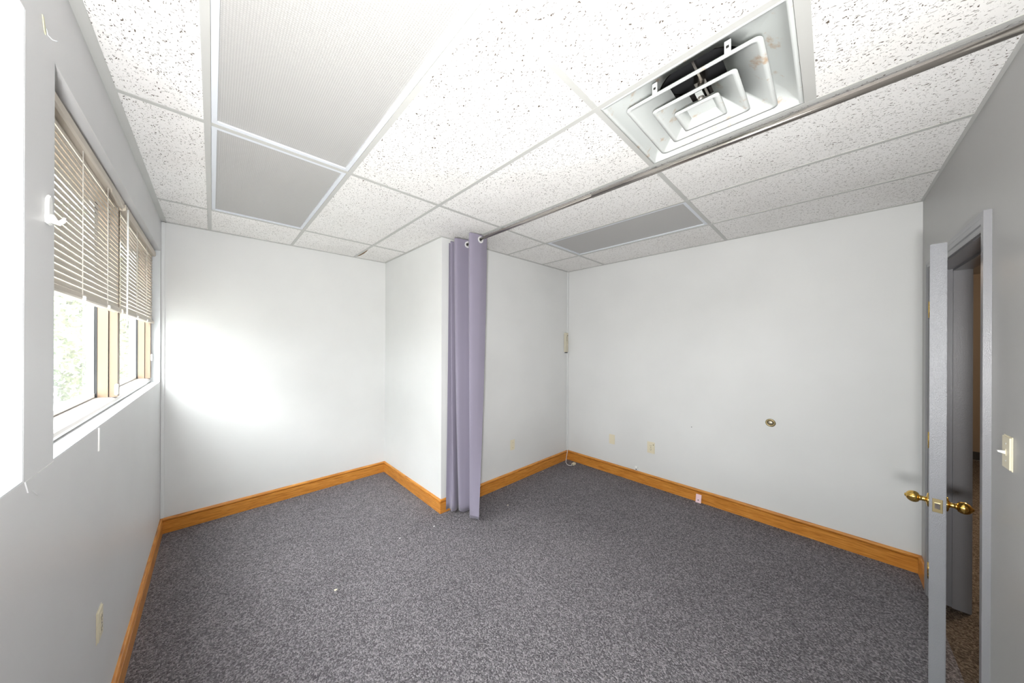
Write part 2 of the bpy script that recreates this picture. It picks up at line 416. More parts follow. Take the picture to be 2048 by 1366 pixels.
# ------------------------------------------------------------------ windows
def window(name, y0, y1, lights, label):
    root = thing(name, ((REC+W)/2, (y0+y1)/2, SILL)); struct(root, label, 'window')
    GX = W-.137                                            # glass plane
    za, zb = SILL+.038, HEAD
    # sill extrusion with rounded nose
    bm = bmesh.new(); prism(bm, [(GX-.02, SILL+.005), (W-.056, SILL+.005), (W-.050, SILL+.010), (W-.049, SILL+.020), (W-.053, SILL+.030), (W-.062, SILL+.036), (GX-.02, SILL+.044)], 'y', y0+.006, y1-.006)
    # prism axis y takes (x, z)
    obj('window_sill', bm, M_sill, root)
    def post(y, w, both):
        s = obj('mullion' if both else 'jamb_frame', bx(W-.075, W-.048, y, y+w, za, zb), M_alu, root)
        s2 = bm2 = bmesh.new(); box(bm2, W-.112, W-.078, y-.006, y+w+(.006 if both else 0), za, zb); obj('stile', bm2, M_alu, root)
        obj('shadow_joint', bx(W-.0779, W-.0751, y+.004, y+w-.004, za, zb), M_dark, root)
        obj('gasket', bx(W-.122, W-.1125, y-.008, y+w+(.008 if both else 0), za, zb), M_dark, root)
        obj('sash_edge', bx(W-.138, W-.1225, y-.010, y+w+(.010 if both else 0), za, zb), M_sash, root)
    n = lights; ww = .05; step = (y1-.012-y0)/n
    for k in range(n):
        yy = y0+.006+step*(k+1)-ww-.004
        post(yy, ww, k < n-1)
        a = y0+.006+step*k+(.006 if k else .05); b = yy-.012
        obj('glass_pane', bx(GX-.003, GX+.003, a, b, za+.01, zb-.045), M_glass, root)
        obj('bottom_rail', bx(GX-.015, GX+.018, a, b, SILL+.044, SILL+.062), M_sash, root)
    obj('jamb_frame', bx(W-.16, W-.048, y0+.006, y0+.046, za, zb), M_alu, root)
    obj('head_frame', bx(W-.16, W-.075, y0+.006, y1-.006, zb-.045, zb-.002), M_alu, root)
window('window_1', OP[1][0], OP[1][1], 2, 'tan framed double window with half-drawn cream blinds')
window('window_2', OP[0][0], OP[0][1], 1, 'bright window recess at the left edge nearest the camera')
for k, (a, b) in enumerate(OP):
    p = light('window_portal', 'AREA', (XO-.006, (a+b)/2, (SILL+HEAD)/2), 1, shape='RECTANGLE', size=b-a, size_y=HEAD-SILL)
    p.rotation_euler = (PI/2, 0, -PI/2); p.data.cycles.is_portal = True
    p.rotation_euler = Vector((1, 0, 0)).to_track_quat('-Z', 'Z').to_euler()

# ------------------------------------------------------------------ blinds
def blind(y0, y1, top, bot, xc, label, cords, tilt=78):
    t = thing('window_blind', (xc, (y0+y1)/2, bot), label, 'blind', 'cream slatted blinds in the double window')
    hr = bmesh.new(); prism(hr, [(xc-.020, top-.034), (xc+.016, top-.034), (xc+.022, top-.028), (xc+.022, top-.002), (xc+.018, top), (xc-.020, top)], 'y', y0, y1)
    obj('head_rail', hr, M_slat, t)
    br = bmesh.new(); prism(br, [(xc-.012, bot), (xc+.012, bot), (xc+.015, bot+.005), (xc+.013, bot+.020), (xc+.008, bot+.024), (xc-.008, bot+.024), (xc-.013, bot+.020), (xc-.015, bot+.005)], 'y', y0, y1)
    obj('bottom_rail', br, M_slat, t)
    n = int((top-.045-bot-.03)/.0212); dz = (top-.045-bot-.035)/(n-1)
    a = math.radians(tilt); bm = bmesh.new(); N = 5; w = .0125
    prof = []
    for k in range(N):
        s = -1+2*k/(N-1); px, pz = s*w, .0032*(1-s*s)
        prof.append((px*math.cos(a)+pz*math.sin(a), -px*math.sin(a)+pz*math.cos(a)))
    th = .0006; nn = (math.sin(a)*th, math.cos(a)*th)
    ring = prof+[(p[0]-nn[0], p[1]-nn[1]) for p in prof[::-1]]
    prism(bm, [(xc+p[0], bot+.037+p[1]) for p in ring], 'y', y0+.004, y1-.004)
    s0 = obj('slat', bm, M_slat, t)
    for k in range(1, n): copy(s0, t, (0, 0, dz*k))
    for yc in cords:
        bm = bmesh.new(); tube(bm, [(xc+.0135, yc, bot+.004), (xc+.0135, yc, top-.03)], .0013, 6); obj('ladder_cord', bm, M_cord, t)
        bm = bmesh.new(); lathe(bm, [(.004, 0), (.0055, .003), (.0055, .012), (.003, .016)], (xc+.017, yc, bot-.002), (0, 0, 1), 10); obj('cord_clip', bm, M_white, t)
    return t
BX = W-.048+.024
b1 = blind(1.40, 2.435, 2.283, 1.715, BX-.022, 'nearer and wider-looking of the two cream slatted blinds', (1.80, 2.155))
b2 = blind(2.475, 3.615, 2.283, 1.715, BX-.022, 'farther cream slatted blind in the corner of the room', (2.87, 3.25))
blind(OP[0][0]+.02, OP[0][1]-.02, 2.283, 1.715, W-.085, 'unseen blind added in the left edge recess to cut window light', (0.0, .45, .9))  # out of view, added to hold back the near window's upper light
# bent slat end hanging under the head rail of the nearer blind
bm = bmesh.new(); prism(bm, [(2.16, 2.262), (2.40, 2.235), (2.402, 2.231), (2.30, 2.226), (2.18, 2.240)], 'x', BX-.004, BX-.001); o = obj('bent_slat', bm, M_slat, b1); o['label'] = 'bent loose slat sagging under the head rail'
# lift cords and tilt wand of the farther blind
for k, dy in enumerate((0, .012, .026)):
    bm = bmesh.new(); tube(bm, [(BX, 2.505+dy, 2.255), (BX+.002, 2.50+dy, 1.9), (BX, 2.503+dy*.6, 1.70-.006*k)], .0017, 6); obj('lift_cord', bm, M_cord, b2)
bm = bmesh.new(); tube(bm, [(BX+.005, 2.490, 2.262), (BX+.006, 2.482, 2.0), (BX+.004, 2.482, 1.66)], .0035, 6); obj('tilt_wand', bm, M_white, b2)
for y, z in ((2.39, 1.30), (3.585, 1.42)):
    bm = bevbox(W-.048, W-.038, y, y+.03, z, z+.055, .003); tag(obj('blind_bracket', bm, M_white), 'small white plastic hold-down clip at foot of the '+('middle tan mullion' if y < 3 else 'corner window jamb'), 'bracket', 'white blind hold-down clips')

# ------------------------------------------------------------------ door casing and door
trim = thing('trim_1', ((XS+XH)/2, YD, 0)); struct(trim, 'grey moulded casing and jamb around the doorway', 'trim')
CP = [(0, 0), (.010, 0), (.012, .006), (.012, .022), (.0165, .026), (.0165, .045), (.019, .050), (.019, .070), (0, .070)]   # depth, width from the opening
OUT = .074
def casing(nm, side):
    bm = bmesh.new()
    if side in (-1, 1):
        x0 = XS-.005 if side < 0 else XH+.005; z1 = DZ+.005
        A = []; B = []
        for dd, w in CP:
            A.append(bm.verts.new((x0+side*w, YD+dd, 0))); B.append(bm.verts.new((x0+side*w, YD+dd, z1+w)))
    else:
        A = []; B = []
        for dd, w in CP:
            A.append(bm.verts.new((XS-.005-w, YD+dd, DZ+.005+w))); B.append(bm.verts.new((XH+.005+w, YD+dd, DZ+.005+w)))
    k = len(CP); bm.faces.new(A); bm.faces.new(B[::-1])
    for i in range(k): bm.faces.new((A[i], A[(i+1) % k], B[(i+1) % k], B[i]))
    obj(nm, bm, M_trim, trim)
casing('side_casing', -1); casing('side_casing', 1); casing('head_casing', 0)
YJ = YD-TD-.002
obj('jamb', bx(XH, XH+.015, YJ, YD+.001, 0, DZ), M_trim, trim)
obj('jamb', bx(XS-.015, XS, YJ, YD+.001, 0, DZ), M_trim, trim)
obj('head_jamb', bx(XS-.015, XH+.015, YJ, YD+.001, DZ, DZ+.015), M_trim, trim)
YS = YD-.068
obj('door_stop', bx(XH-.012, XH, YJ+.004, YS, 0, DZ), M_trim, trim)
obj('door_stop', bx(XS, XS+.012, YJ+.004, YS, 0, DZ), M_trim, trim)
obj('head_stop', bx(XS+.012, XH-.012, YJ+.004, YS, DZ-.012, DZ), M_trim, trim)
bm = bmesh.new(); box(bm, XS-.001, XS+.0015, YD-.045, YD-.012, .84, .90); o = obj('strike_plate', bm, M_brass, trim)

# the door, hinged at (XH, YD) and standing a little open into the room
DW, DT, DHT = .895, .044, 2.012
door = thing('door_1', (XH-.003, YD+.004, .006)); struct(door, 'grey painted door standing ajar, seen on its latch edge', 'door')
ang = math.radians(7.6)            # local -x runs along the leaf, local -y is the hallway side
door.rotation_euler = (0, 0, -ang)
def dobj(nm, bm, m, parent=None):
    bmesh.ops.recalc_face_normals(bm, faces=bm.faces[:]); me = bpy.data.meshes.new(nm); bm.to_mesh(me); bm.free(); me.materials.append(m)
    o = bpy.data.objects.new(nm, me); C.objects.link(o); o.parent = parent or door; return o
slab = dobj('slab', bevbox(-DW, -.004, -DT, 0, .012, DHT, .0025), M_doorp)
for z in (.17, .975, 1.78):
    bm = bmesh.new(); tube(bm, [(0, .007, z-.05), (0, .007, z+.05)], .0065, 10)
    for k in range(4): lathe(bm, [(.0072, 0), (.0072, .002)], (0, .007, z-.032+k*.02), (0, 0, 1), 10)
    box(bm, -.004, .001, -.03, .004, z-.05, z+.05)
    dobj('hinge', bm, M_brass)
KZ = .845
def knob(s):
    y0 = 0 if s > 0 else -DT
    bm = bmesh.new(); lathe(bm, [(.0, .0), (.031, 0), (.032, .003), (.027, .006), (.015, .008), (.013, .010)], (-DW+.062, y0, KZ), (0, s, 0), 28)
    k = dobj('knob', bm, M_brass)
    bm = bmesh.new(); lathe(bm, [(.012, .009), (.0105, .013), (.0105, .022), (.013, .025), (.012, .027)], (-DW+.062, y0, KZ), (0, s, 0), 24); dobj('neck', bm, M_brass, k)
    bm = bmesh.new(); lathe(bm, [(.012, .026), (.020, .029), (.0245, .036), (.0260, .044), (.0245, .051), (.020, .058), (.013, .063), (.007, .065), (.0065, .068), (.0, .069)], (-DW+.062, y0, KZ), (0, s, 0), 28); dobj('grip', bm, M_brass, k)
knob(1); knob(-1)
lp = dobj('latch_plate', bevbox(-DW-.0015, -DW+.001, -DT/2-.0135, -DT/2+.0135, KZ-.030, KZ+.030, .0008, 1), M_brassold)
bm = bmesh.new(); prism(bm, [(-DW-.012, -DT/2-.006), (-DW-.001, -DT/2-.007), (-DW-.001, -DT/2+.007), (-DW-.006, -DT/2+.007)], 'z', KZ-.012, KZ+.012); dobj('latch_bolt', bm, M_steel, lp)

# ------------------------------------------------------------------ corner raceways
t = obj('trim_2', bevbox(W+.001, W+.022, YL-.012, YL-.0005, BH+.001, H-.004, .002), M_conduit); struct(t, 'thin painted strip up the corner by the windows', 'trim')
bm = bevbox(R-.026, R-.0005, YB_-.014, YB_-.0005, BH+.001, H-.004, .003); t = obj('trim_3', bm, M_conduit); struct(t, 'thin painted cable raceway up the corner of the long right wall', 'trim')

# ================================================================== OBJECTS
# curtain rod
RX, RZ = 1.718, CAMZ+.912
rod = thing('curtain_rod', (RX, (YD+YB_)/2, RZ-.015), 'brushed steel curtain rod spanning the room under the ceiling', 'curtain rod')
bm = bmesh.new(); tube(bm, [(RX, YD+.012, RZ), (RX, 1.05, RZ), (RX, YB_-.012, RZ)], .0125, 24); obj('rod', bm, M_steel, rod)
bm = bmesh.new(); tube(bm, [(RX, YD+.012, RZ), (RX, .98, RZ)], .0142, 24); obj('outer_sleeve', bm, M_steel, rod)
for y, s in ((YB_, -1), (YD, 1)):
    bm = bmesh.new(); lathe(bm, [(.036, .0005), (.036, .006), (.022, .010), (.020, .026), (.0, .026)], (RX, y, RZ), (0, s, 0), 24); obj('wall_socket', bm, M_white, rod)

# curtain
def catmull(P, n):
    out = []
    for i in range(len(P)-1):
        p0 = P[max(i-1, 0)]; p1 = P[i]; p2 = P[i+1]; p3 = P[min(i+2, len(P)-1)]
        for k in range(n):
            u = k/n
            out.append(tuple(.5*((2*p1[j])+(-p0[j]+p2[j])*u+(2*p0[j]-5*p1[j]+4*p2[j]-p3[j])*u*u+(-p0[j]+3*p1[j]-3*p2[j]+p3[j])*u**3) for j in range(2)))
    out.append(P[-1]); return out
topP = [(1.812, 2.062), (1.715, 2.040), (1.622, 2.055), (1.640, 2.10), (1.718, 2.135), (1.790, 2.165), (1.780, 2.20), (1.700, 2.225), (1.612, 2.245), (1.620, 2.285), (1.700, 2.305), (1.775, 2.325), (1.70, 2.340), (1.625, 2.352), (1.66, 2.372), (1.76, 2.388), (1.69, 2.402), (1.640, 2.405)]
botP = [(1.728, 2.058), (1.708, 2.105), (1.700, 2.150), (1.735, 2.165), (1.790, 2.185), (1.800, 2.215), (1.765, 2.240), (1.720, 2.260), (1.688, 2.285), (1.71, 2.325), (1.77, 2.345), (1.77, 2.365), (1.71, 2.345), (1.655, 2.315), (1.63, 2.325), (1.645, 2.365), (1.64, 2.385), (1.610, 2.392)]
NU = 14
VS = [k*.0022 for k in range(46)]+[.1+.9*k/36 for k in range(1, 37)]; NV = len(VS)-1
tp, bp = catmull(topP, NU), catmull(botP, NU)
ZTOP, ZBOT = RZ+.038, .022
bm = bmesh.new(); grid = []
for j in range(NV+1):
    v = VS[j]; w = v**1.6; row = []
    for i in range(len(tp)):
        x = tp[i][0]*(1-w)+bp[i][0]*w; y = tp[i][1]*(1-w)+bp[i][1]*w
        zb = ZBOT+.012*(math.sin(i*.175)+1)*.5
        row.append(bm.verts.new((x, y, ZTOP+(zb-ZTOP)*v)))
    grid.append(row)
for j in range(NV):
    for i in range(len(tp)-1):
        q = (grid[j][i], grid[j][i+1], grid[j+1][i+1], grid[j+1][i]); m_ = sum((v.co for v in q), Vector())/4
        if math.hypot(m_.x-RX, m_.z-RZ+.006) < .0215: continue      # grommet holes
        f = bm.faces.new(q); f.smooth = True
cur = thing('curtain', (1.715, 2.2, 0), 'lilac grommet curtain bunched against the corner of the return wall', 'curtain')
panel = obj('panel', bm, M_curtain, cur, fix=False)
md = panel.modifiers.new('thickness', 'SOLIDIFY'); md.thickness = .002; md.offset = 0
# stitched hem bands
bm = bmesh.new(); hem = []
for j, zz in ((0, .010), (1, .050)):
    r_ = []
    for i in range(NU*2+1):
        v = 1-(zz+.02)/ZTOP; w = v**1.6
        x = tp[i][0]*(1-w)+bp[i][0]*w; y = tp[i][1]*(1-w)+bp[i][1]*w
        r_.append(bm.verts.new((x-.0006, y-.0022, ZTOP+(ZBOT-ZTOP)*v+.004)))
    hem.append(r_)
for i in range(NU*2): bm.faces.new((hem[0][i], hem[0][i+1], hem[1][i+1], hem[1][i]))
h = obj('hem', bm, M_curtain, cur, fix=False); md = h.modifiers.new('thickness', 'SOLIDIFY'); md.thickness = .0012
# grommets where the cloth crosses the rod
def torus(bm, c, nrm, R0, r, h, seg=28):
    c = Vector(c); t = Vector(nrm).normalized(); a = t.orthogonal().normalized(); b = t.cross(a)
    prof = [(R0-r, -h), (R0+r, -h), (R0+r*1.1, 0), (R0+r, h), (R0-r, h), (R0-r*1.1, 0)]
    rings = [[bm.verts.new(c+(a*math.cos(2*PI*k/seg)+b*math.sin(2*PI*k/seg))*p[0]+t*p[1]) for p in prof] for k in range(seg)]
    for k in range(seg):
        for i in range(6): bm.faces.new((rings[k][i], rings[k][(i+1) % 6], rings[(k+1) % seg][(i+1) % 6], rings[(k+1) % seg][i]))
prev = -1
for i in range(len(tp)-1):
    if (tp[i][0]-RX)*(tp[i+1][0]-RX) <= 0 and i-prev > 10:
        prev = i; u = (RX-tp[i][0])/((tp[i+1][0]-tp[i][0]) or 1); y = tp[i][1]+u*(tp[i+1][1]-tp[i][1])
        d = Vector((tp[i+1][0]-tp[i][0], tp[i+1][1]-tp[i][1], 0)).normalized(); n_ = Vector((-d.y, d.x, 0))
        bm = bmesh.new(); torus(bm, (RX, y, RZ-.006), n_, .0225, .0060, .0055); obj('grommet', bm, M_chrome, cur)

# ------------------------------------------------------------------ air diffuser
vx0, vx1, vy0, vy1 = X[2]+.013, X[3]-.013, DY0+.018, Yb-.013
vcx, vcy = (vx0+vx1)/2, (vy0+vy1)/2
vent = thing('air_diffuser', (vcx, vcy, H-.06), 'square white air diffuser with stepped rings and dusty stains', 'air vent')
def ringsq(bm, hx, hy, z, r, n=4):
    """rounded square loop"""
    L = []
    for sx, sy, a0 in ((1, 1, 0), (-1, 1, PI/2), (-1, -1, PI), (1, -1, 3*PI/2)):
        for k in range(n+1):
            a = a0+PI/2*k/n; L.append(bm.verts.new((vcx+sx*(hx-r)+r*math.cos(a), vcy+sy*(hy-r)+r*math.sin(a), z)))
    return L
def loft(bm, loops):
    for A, B in zip(loops[:-1], loops[1:]):
        for i in range(len(A)): f = bm.faces.new((A[i], A[(i+1) % len(A)], B[(i+1) % len(B)], B[i])); f.smooth = True
hx, hy = (vx1-vx0)/2, (vy1-vy0)/2
bm = bmesh.new()
lo = [ringsq(bm, hx, hy, H-.001, .003), ringsq(bm, hx-.012, hy-.012, H-.001, .004), ringsq(bm, hx-.014, hy-.014, H+.010, .006), ringsq(bm, hx-.045, hy-.045, H+.045, .03), ringsq(bm, hx-.10, hy-.10, H+.085, .08)]
N = len(lo[-1]); circ = []
for i in range(N):
    p = lo[-1][i].co; a = math.atan2(p.y-vcy, p.x-vcx); circ.append(bm.verts.new((vcx+.155*math.cos(a), vcy+.155*math.sin(a), H+.10)))
lo.append(circ); loft(bm, lo)
pan = obj('pan', bm, M_vent, vent, fix=False); md = pan.modifiers.new('thickness', 'SOLIDIFY'); md.thickness = .0015; md.offset = 0
bm = bmesh.new(); lathe(bm, [(.156, 0), (.156, .16), (.150, .16), (.150, 0)], (vcx, vcy, H+.10), (0, 0, 1), 40); 
bm.faces.ensure_lookup_table(); bmesh.ops.delete(bm, geom=[f for f in bm.faces if len(f.verts) > 4], context='FACES'); obj('duct_collar', bm, M_steel, vent)
bm = bmesh.new(); lathe(bm, [(.149, 0), (.149, .004)], (vcx, vcy, H+.17), (0, 0, 1), 40); obj('duct_lining', bm, M_felt, vent)
bm = bmesh.new(); box(bm, vcx-.15, vcx+.15, vcy-.004, vcy+.004, H+.11, H+.13); box(bm, vcx-.02, vcx+.02, vcy-.02, vcy+.02, H+.09, H+.14); obj('damper', bm, M_steel, vent)
def louver(h0, z0, h1, z1, r):
    """flared square ring: mouth half-size h0 at z0, throat h1 at z1 above"""
    bm = bmesh.new(); lip = .012
    loft(bm, [ringsq(bm, h0-.001, h0-.001, z0+.006, r), ringsq(bm, h0, h0, z0, r), ringsq(bm, h0-lip, h0-lip, z0-.001, r*.8), ringsq(bm, h0-lip-.004, h0-lip-.004, z0+.004, r*.7), ringsq(bm, h1, h1, z1, r*.4)])
    o = obj('louver_ring', bm, M_vent, vent, fix=False); md = o.modifiers.new('thickness', 'SOLIDIFY'); md.thickness = .0015; md.offset = 0; return o
louver(.218, H-.012, .090, H+.080, .020); louver(.141, H-.022, .038, H+.056, .014)
o = louver(.076, H-.033, .045, H-.004, .009)
bm = bmesh.new(); box(bm, vcx-.045, vcx+.045, vcy-.045, vcy+.045, H-.005, H-.003); obj('center_plate', bm, M_vent, vent)
for dx, dy in ((-.219, .10), (-.219, -.13), (.219, .10), (.219, -.13)):
    bm = bmesh.new(); box(bm, vcx+dx-.004, vcx+dx+.002, vcy+dy-.009, vcy+dy+.009, H-.010, H+.03); b_ = obj('clip', bm, M_vent, vent)
    obj('clip_hole', bx(vcx+dx-.006, vcx+dx-.0045, vcy+dy-.004, vcy+dy+.004, H+.004, H+.012), M_hole, b_)
bm = bmesh.new(); tube(bm, [(vcx, vcy, H+.003), (vcx, vcy, H+.11)], .012, 12); obj('center_stem', bm, M_steel, vent)
bm = bmesh.new(); box(bm, vcx-.036, vcx+.036, vcy-.012, vcy+.012, H+.036, H+.040); obj('bridge', bm, M_vent, vent)

# ------------------------------------------------------------------ wall plates
class Plate:
    """builds in a local frame: u along the wall, z up, d out of the wall"""
    def __init__(s, name, c, u, n, label, cat, group=None):
        s.c, s.u, s.n = Vector(c), Vector(u), Vector(n); s.t = thing(name, s.c, label, cat, group)
    def add(s, nm, bm, m, parent=None):
        bmesh.ops.transform(bm, matrix=Matrix(((s.u.x, s.n.x, 0, s.c.x), (s.u.y, s.n.y, 0, s.c.y), (0, 0, 1, s.c.z), (0, 0, 0, 1))), verts=bm.verts[:])
        return obj(nm, bm, m, parent or s.t)
    def plate(s, m, w=.070, h=.115, t=.006): 
        bm = bx(-w/2, w/2, .0003, t, -h/2, h/2)
        bmesh.ops.bevel(bm, geom=[e for e in bm.edges if all(v.co.y > t*.9 for v in e.verts)], offset=.004, segments=2, affect='EDGES'); s.p = s.add('cover_plate', bm, m)
    def screw(s, z, x=0, m=None, d=.006):
        bm = bmesh.new(); lathe(bm, [(.0035, 0), (.0035, .0008), (.002, .0015)], (x, d-.0002, z), (0, 1, 0), 12); s.add('screw', bm, m or M_steel)
    def sockets(s, m):
        for z in (-.0195, .0195):
            bm = bmesh.new(); lathe(bm, [(.017, 0), (.017, .0015), (.0155, .002)], (0, .0058, z), (0, 1, 0), 20); k = s.add('socket', bm, m)
            for x in (-.006, .006): s.add('slot', bx(x-.0012, x+.0012, .0075, .0084, z-.001, z+.008), M_hole, k)
            bm = bmesh.new(); lathe(bm, [(.0026, 0), (.0026, .0008)], (0, .0076, z-.008), (0, 1, 0), 10); s.add('ground_hole', bm, M_hole, k)
p = Plate('wall_outlet', (W, 1.835, .51), (0, 1, 0), (1, 0, 0), 'ivory power outlet low on the window wall at left', 'outlet'); p.plate(M_ivory)
bm = bevbox(-.016, .016, .0058, .008, -.032, .032, .002); p.add('insert', bm, M_ivory); p.sockets(M_ivory); p.screw(0, d=.008)
p = Plate('blank_plate', (2.525, YB_, .425), (1, 0, 0), (0, -1, 0), 'ivory blank plate on the wall right of the curtain', 'wall plate'); p.plate(M_ivory); p.screw(.03); p.screw(-.03)
p = Plate('blank_plate', (R, 1.786, .415), (0, -1, 0), (-1, 0, 0), 'ivory blank plate on the long wall, left of the outlet', 'wall plate'); p.plate(M_ivory); p.screw(.03, m=M_ivory); p.screw(-.03, m=M_ivory)
p = Plate('wall_outlet', (R, 1.337, .425), (0, -1, 0), (-1, 0, 0), 'ivory duplex outlet on the long right wall', 'outlet'); p.plate(M_ivory, .078, .125); p.sockets(M_ivory); p.screw(0)
p.add('chip', bx(.022, .028, .006, .0065, .030, .040), M_hole)
p = Plate('phone_jack', (R, 1.493, .150), (0, -1, 0), (-1, 0, 0), 'small white jack just above the oak baseboard', 'wall jack'); p.plate(M_white, .03, .046, .012)
p.add('jack_port', bx(-.006, .006, .0118, .0124, -.016, -.004), M_hole)
# brass grommet plate
c = (R, .353, .888)
t = thing('brass_wall_flange', c, 'round tarnished brass flange on the long right wall', 'wall fitting')
bm = bmesh.new(); lathe(bm, [(.034, .0003), (.034, .003), (.030, .007), (.024, .008), (.021, .005), (.020, .003)], c, (-1, 0, 0), 32); obj('flange', bm, M_brassold, t)
bm = bmesh.new(); lathe(bm, [(.0195, .003), (.017, .007), (.009, .009), (.0, .0095)], c, (-1, 0, 0), 28); obj('centre_cap', bm, mat('aged_cap', (.42, .38, .30), .35, .8), t)
# nail hole
bm = bmesh.new(); lathe(bm, [(.004, .0002), (.0035, .002), (.0, .0025)], (R, .949, .731), (-1, 0, 0), 8); tag(obj('wall_nail', bm, M_hole), 'small dark nail in the middle of the long wall', 'nail')
# intercom box in the corner
p = Plate('intercom_box', (R-.060, YB_, 1.592), (1, 0, 0), (0, -1, 0), 'beige plastic box mounted high in the corner beside the raceway', 'intercom')
bm = bevbox(-.030, .030, .0003, .030, -.130, .130, .004); b = p.add('body', bm, M_beige)
for k in range(6): p.add('vent_slot', bx(-.012, .004, .0298, .0304, .02+k*.012, .024+k*.012), M_hole)
p.add('button', bevbox(.004, .012, .030, .034, -.03, -.015, .001, 1), M_ivory); p.add('button', bevbox(.004, .012, .030, .034, .085, .1, .001, 1), M_hole)
p.add('base_cap', bevbox(-.018, .020, .002, .026, -.142, -.131, .002, 1), M_dark)
# light switch
p = Plate('light_switch', (2.072, YD, CAMZ-.372), (-1, 0, 0), (0, 1, 0), 'ivory toggle switch on the grey wall beside the door casing', 'switch'); p.plate(M_ivory, .074, .118, .0065); p.screw(.030, m=M_chrome); p.screw(-.030, m=M_chrome)
bm = bevbox(-.006, .006, .006, .008, -.012, .012, .001, 1); k = p.add('toggle_collar', bm, M_ivory)
bm = bmesh.new(); prism(bm, [(.007, -.006), (.022, -.001), (.023, .004), (.007, .006)], 'x', -.004, .004); p.add('toggle', bm, M_white)

# ------------------------------------------------------------------ hooks on the window pier
t = thing('wall_hook', (W, 1.335, CAMZ+.30), 'white plastic adhesive hook on the pier between the windows', 'hook')
bm = bmesh.new(); prism(bm, [(1.322, 1.861), (1.348, 1.861), (1.351, 1.875), (1.347, 1.925), (1.335, 1.937), (1.323, 1.925), (1.319, 1.875)], 'x', W+.0003, W+.007); bmesh.ops.bevel(bm, geom=bm.edges[:], offset=.002, segments=2, affect='EDGES'); obj('back_plate', bm, M_white, t)
bm = bmesh.new(); tube(bm, [(W+.006, 1.335, 1.885), (W+.012, 1.335, 1.870), (W+.019, 1.335, 1.867), (W+.025, 1.335, 1.874), (W+.028, 1.335, 1.884)], .006, 12, radii=[.007, .0075, .0065, .005, .0025]); obj('prong', bm, M_white, t)
t = thing('broken_hook', (W, 1.315, CAMZ+.785), 'small clear broken hook with yellowed tape high on the pier', 'hook')
M_clear = mat('clear_plastic', (.55, .56, .58), .15); M_tape = mat('yellowed_tape', (.62, .60, .42), .6)
bm = bmesh.new(); prism(bm, [(1.300, 2.365), (1.308, 2.365), (1.322, 2.338), (1.320, 2.330), (1.312, 2.335)], 'x', W+.0003, W+.002); obj('tape', bm, M_tape, t)
bm = bmesh.new(); tube(bm, [(W+.003, 1.318, 2.345), (W+.004, 1.322, 2.333), (W+.010, 1.325, 2.327), (W+.018, 1.325, 2.328)], .0013, 8); obj('wire', bm, M_clear, t)
# white cord end below the sill
bm = bmesh.new(); prism(bm, [(1.814, 1.160), (1.826, 1.163), (1.827, 1.172), (1.824, 1.175), (1.826, 1.243), (1.816, 1.246), (1.814, 1.180)], 'x', W+.0004, W+.004); tag(obj('wall_strip', bm, M_white), 'short white plastic strip hanging just under the sill edge', 'strip')

# ------------------------------------------------------------------ floor odds and ends
t = thing('cable_plug', (3.482, 2.241, 0), 'ivory phone plug block lying on the carpet in the corner', 'plug')
bm = bevbox(3.455, 3.512, 2.222, 2.256, .002, .026, .003); bd = obj('block', bm, M_ivory, t)
bm = bmesh.new(); box(bm, 3.453, 3.456, 2.232, 2.246, .008, .020); obj('port', bm, M_hole, bd)
bm = bmesh.new(); P3 = [(3.588, 2.402, .145), (3.560, 2.385, .132), (3.50, 2.36, .070), (3.452, 2.335, .022), (3.425, 2.30, .007), (3.42, 2.262, .005), (3.437, 2.243, .008), (3.455, 2.239, .013)]
sp = []
for i in range(len(P3)-1):
    for k in range(5):
        u = k/5; a, b, c_, d_ = P3[max(i-1, 0)], P3[i], P3[i+1], P3[min(i+2, len(P3)-1)]
        sp.append(tuple(.5*(2*b[j]+(c_[j]-a[j])*u+(2*a[j]-5*b[j]+4*c_[j]-d_[j])*u*u+(3*b[j]-a[j]-3*c_[j]+d_[j])*u**3) for j in range(3)))
sp.append(P3[-1]); tube(bm, sp, .003, 8); obj('cable', bm, M_white, t)
# pink tag leaning on the baseboard
bm = bmesh.new(); prism(bm, [(R-.040, .002), (R-.0385, .0015), (R-.0165, .078), (R-.018, .0785)], 'y', .856, .902)
t = thing('pink_tag', (R-.03, .879, 0), 'pink paper tag leaning on the oak baseboard', 'tag'); obj('card', bm, M_pink, t)
bm = bmesh.new(); prism(bm, [(R-.0352, .022), (R-.0345, .0215), (R-.0318, .030), (R-.0325, .0305)], 'y', .876, .885); obj('ink_mark', bm, M_hole, t)
for (x, y, s, lab) in ((.582, 2.10, .011, 'cream crumb lying alone on the near carpet'), (1.412, 2.277, .008, 'white speck on the carpet nearest the oak corner by the curtain'), (1.121, 2.318, .007, 'tiny white speck on the carpet midway to the curtain corner')):
    bm = bmesh.new(); bmesh.ops.create_icosphere(bm, subdivisions=1, radius=s)
    for v in bm.verts: v.co = Vector((v.co.x*random.uniform(.7, 1.2)+x, v.co.y*random.uniform(.6, 1)+y, max(0, v.co.z*.6)+.002))
    tag(obj('carpet_crumb', bm, M_white if s < .01 else M_ivory), lab, 'crumb', 'crumbs on the carpet')
bm = bmesh.new(); torus(bm, (1.915, 2.302, .012), (.6, -.7, .2), .008, .004, .006, 14); tag(obj('plastic_ring', bm, M_white), 'tiny white plastic ring on the carpet beside the curtain hem', 'ring')
bm = bmesh.new(); bmesh.ops.create_icosphere(bm, subdivisions=1, radius=.008)
for v in bm.verts: v.co = Vector((v.co.x*1.5+2.13, v.co.y*.7+2.10, max(0, v.co.z*.5)+.002))
tag(obj('carpet_crumb', bm, M_ivory), 'small tan scrap on the carpet right of the curtain', 'crumb', 'crumbs on the carpet')
bm = bmesh.new(); bmesh.ops.create_icosphere(bm, subdivisions=1, radius=.009)
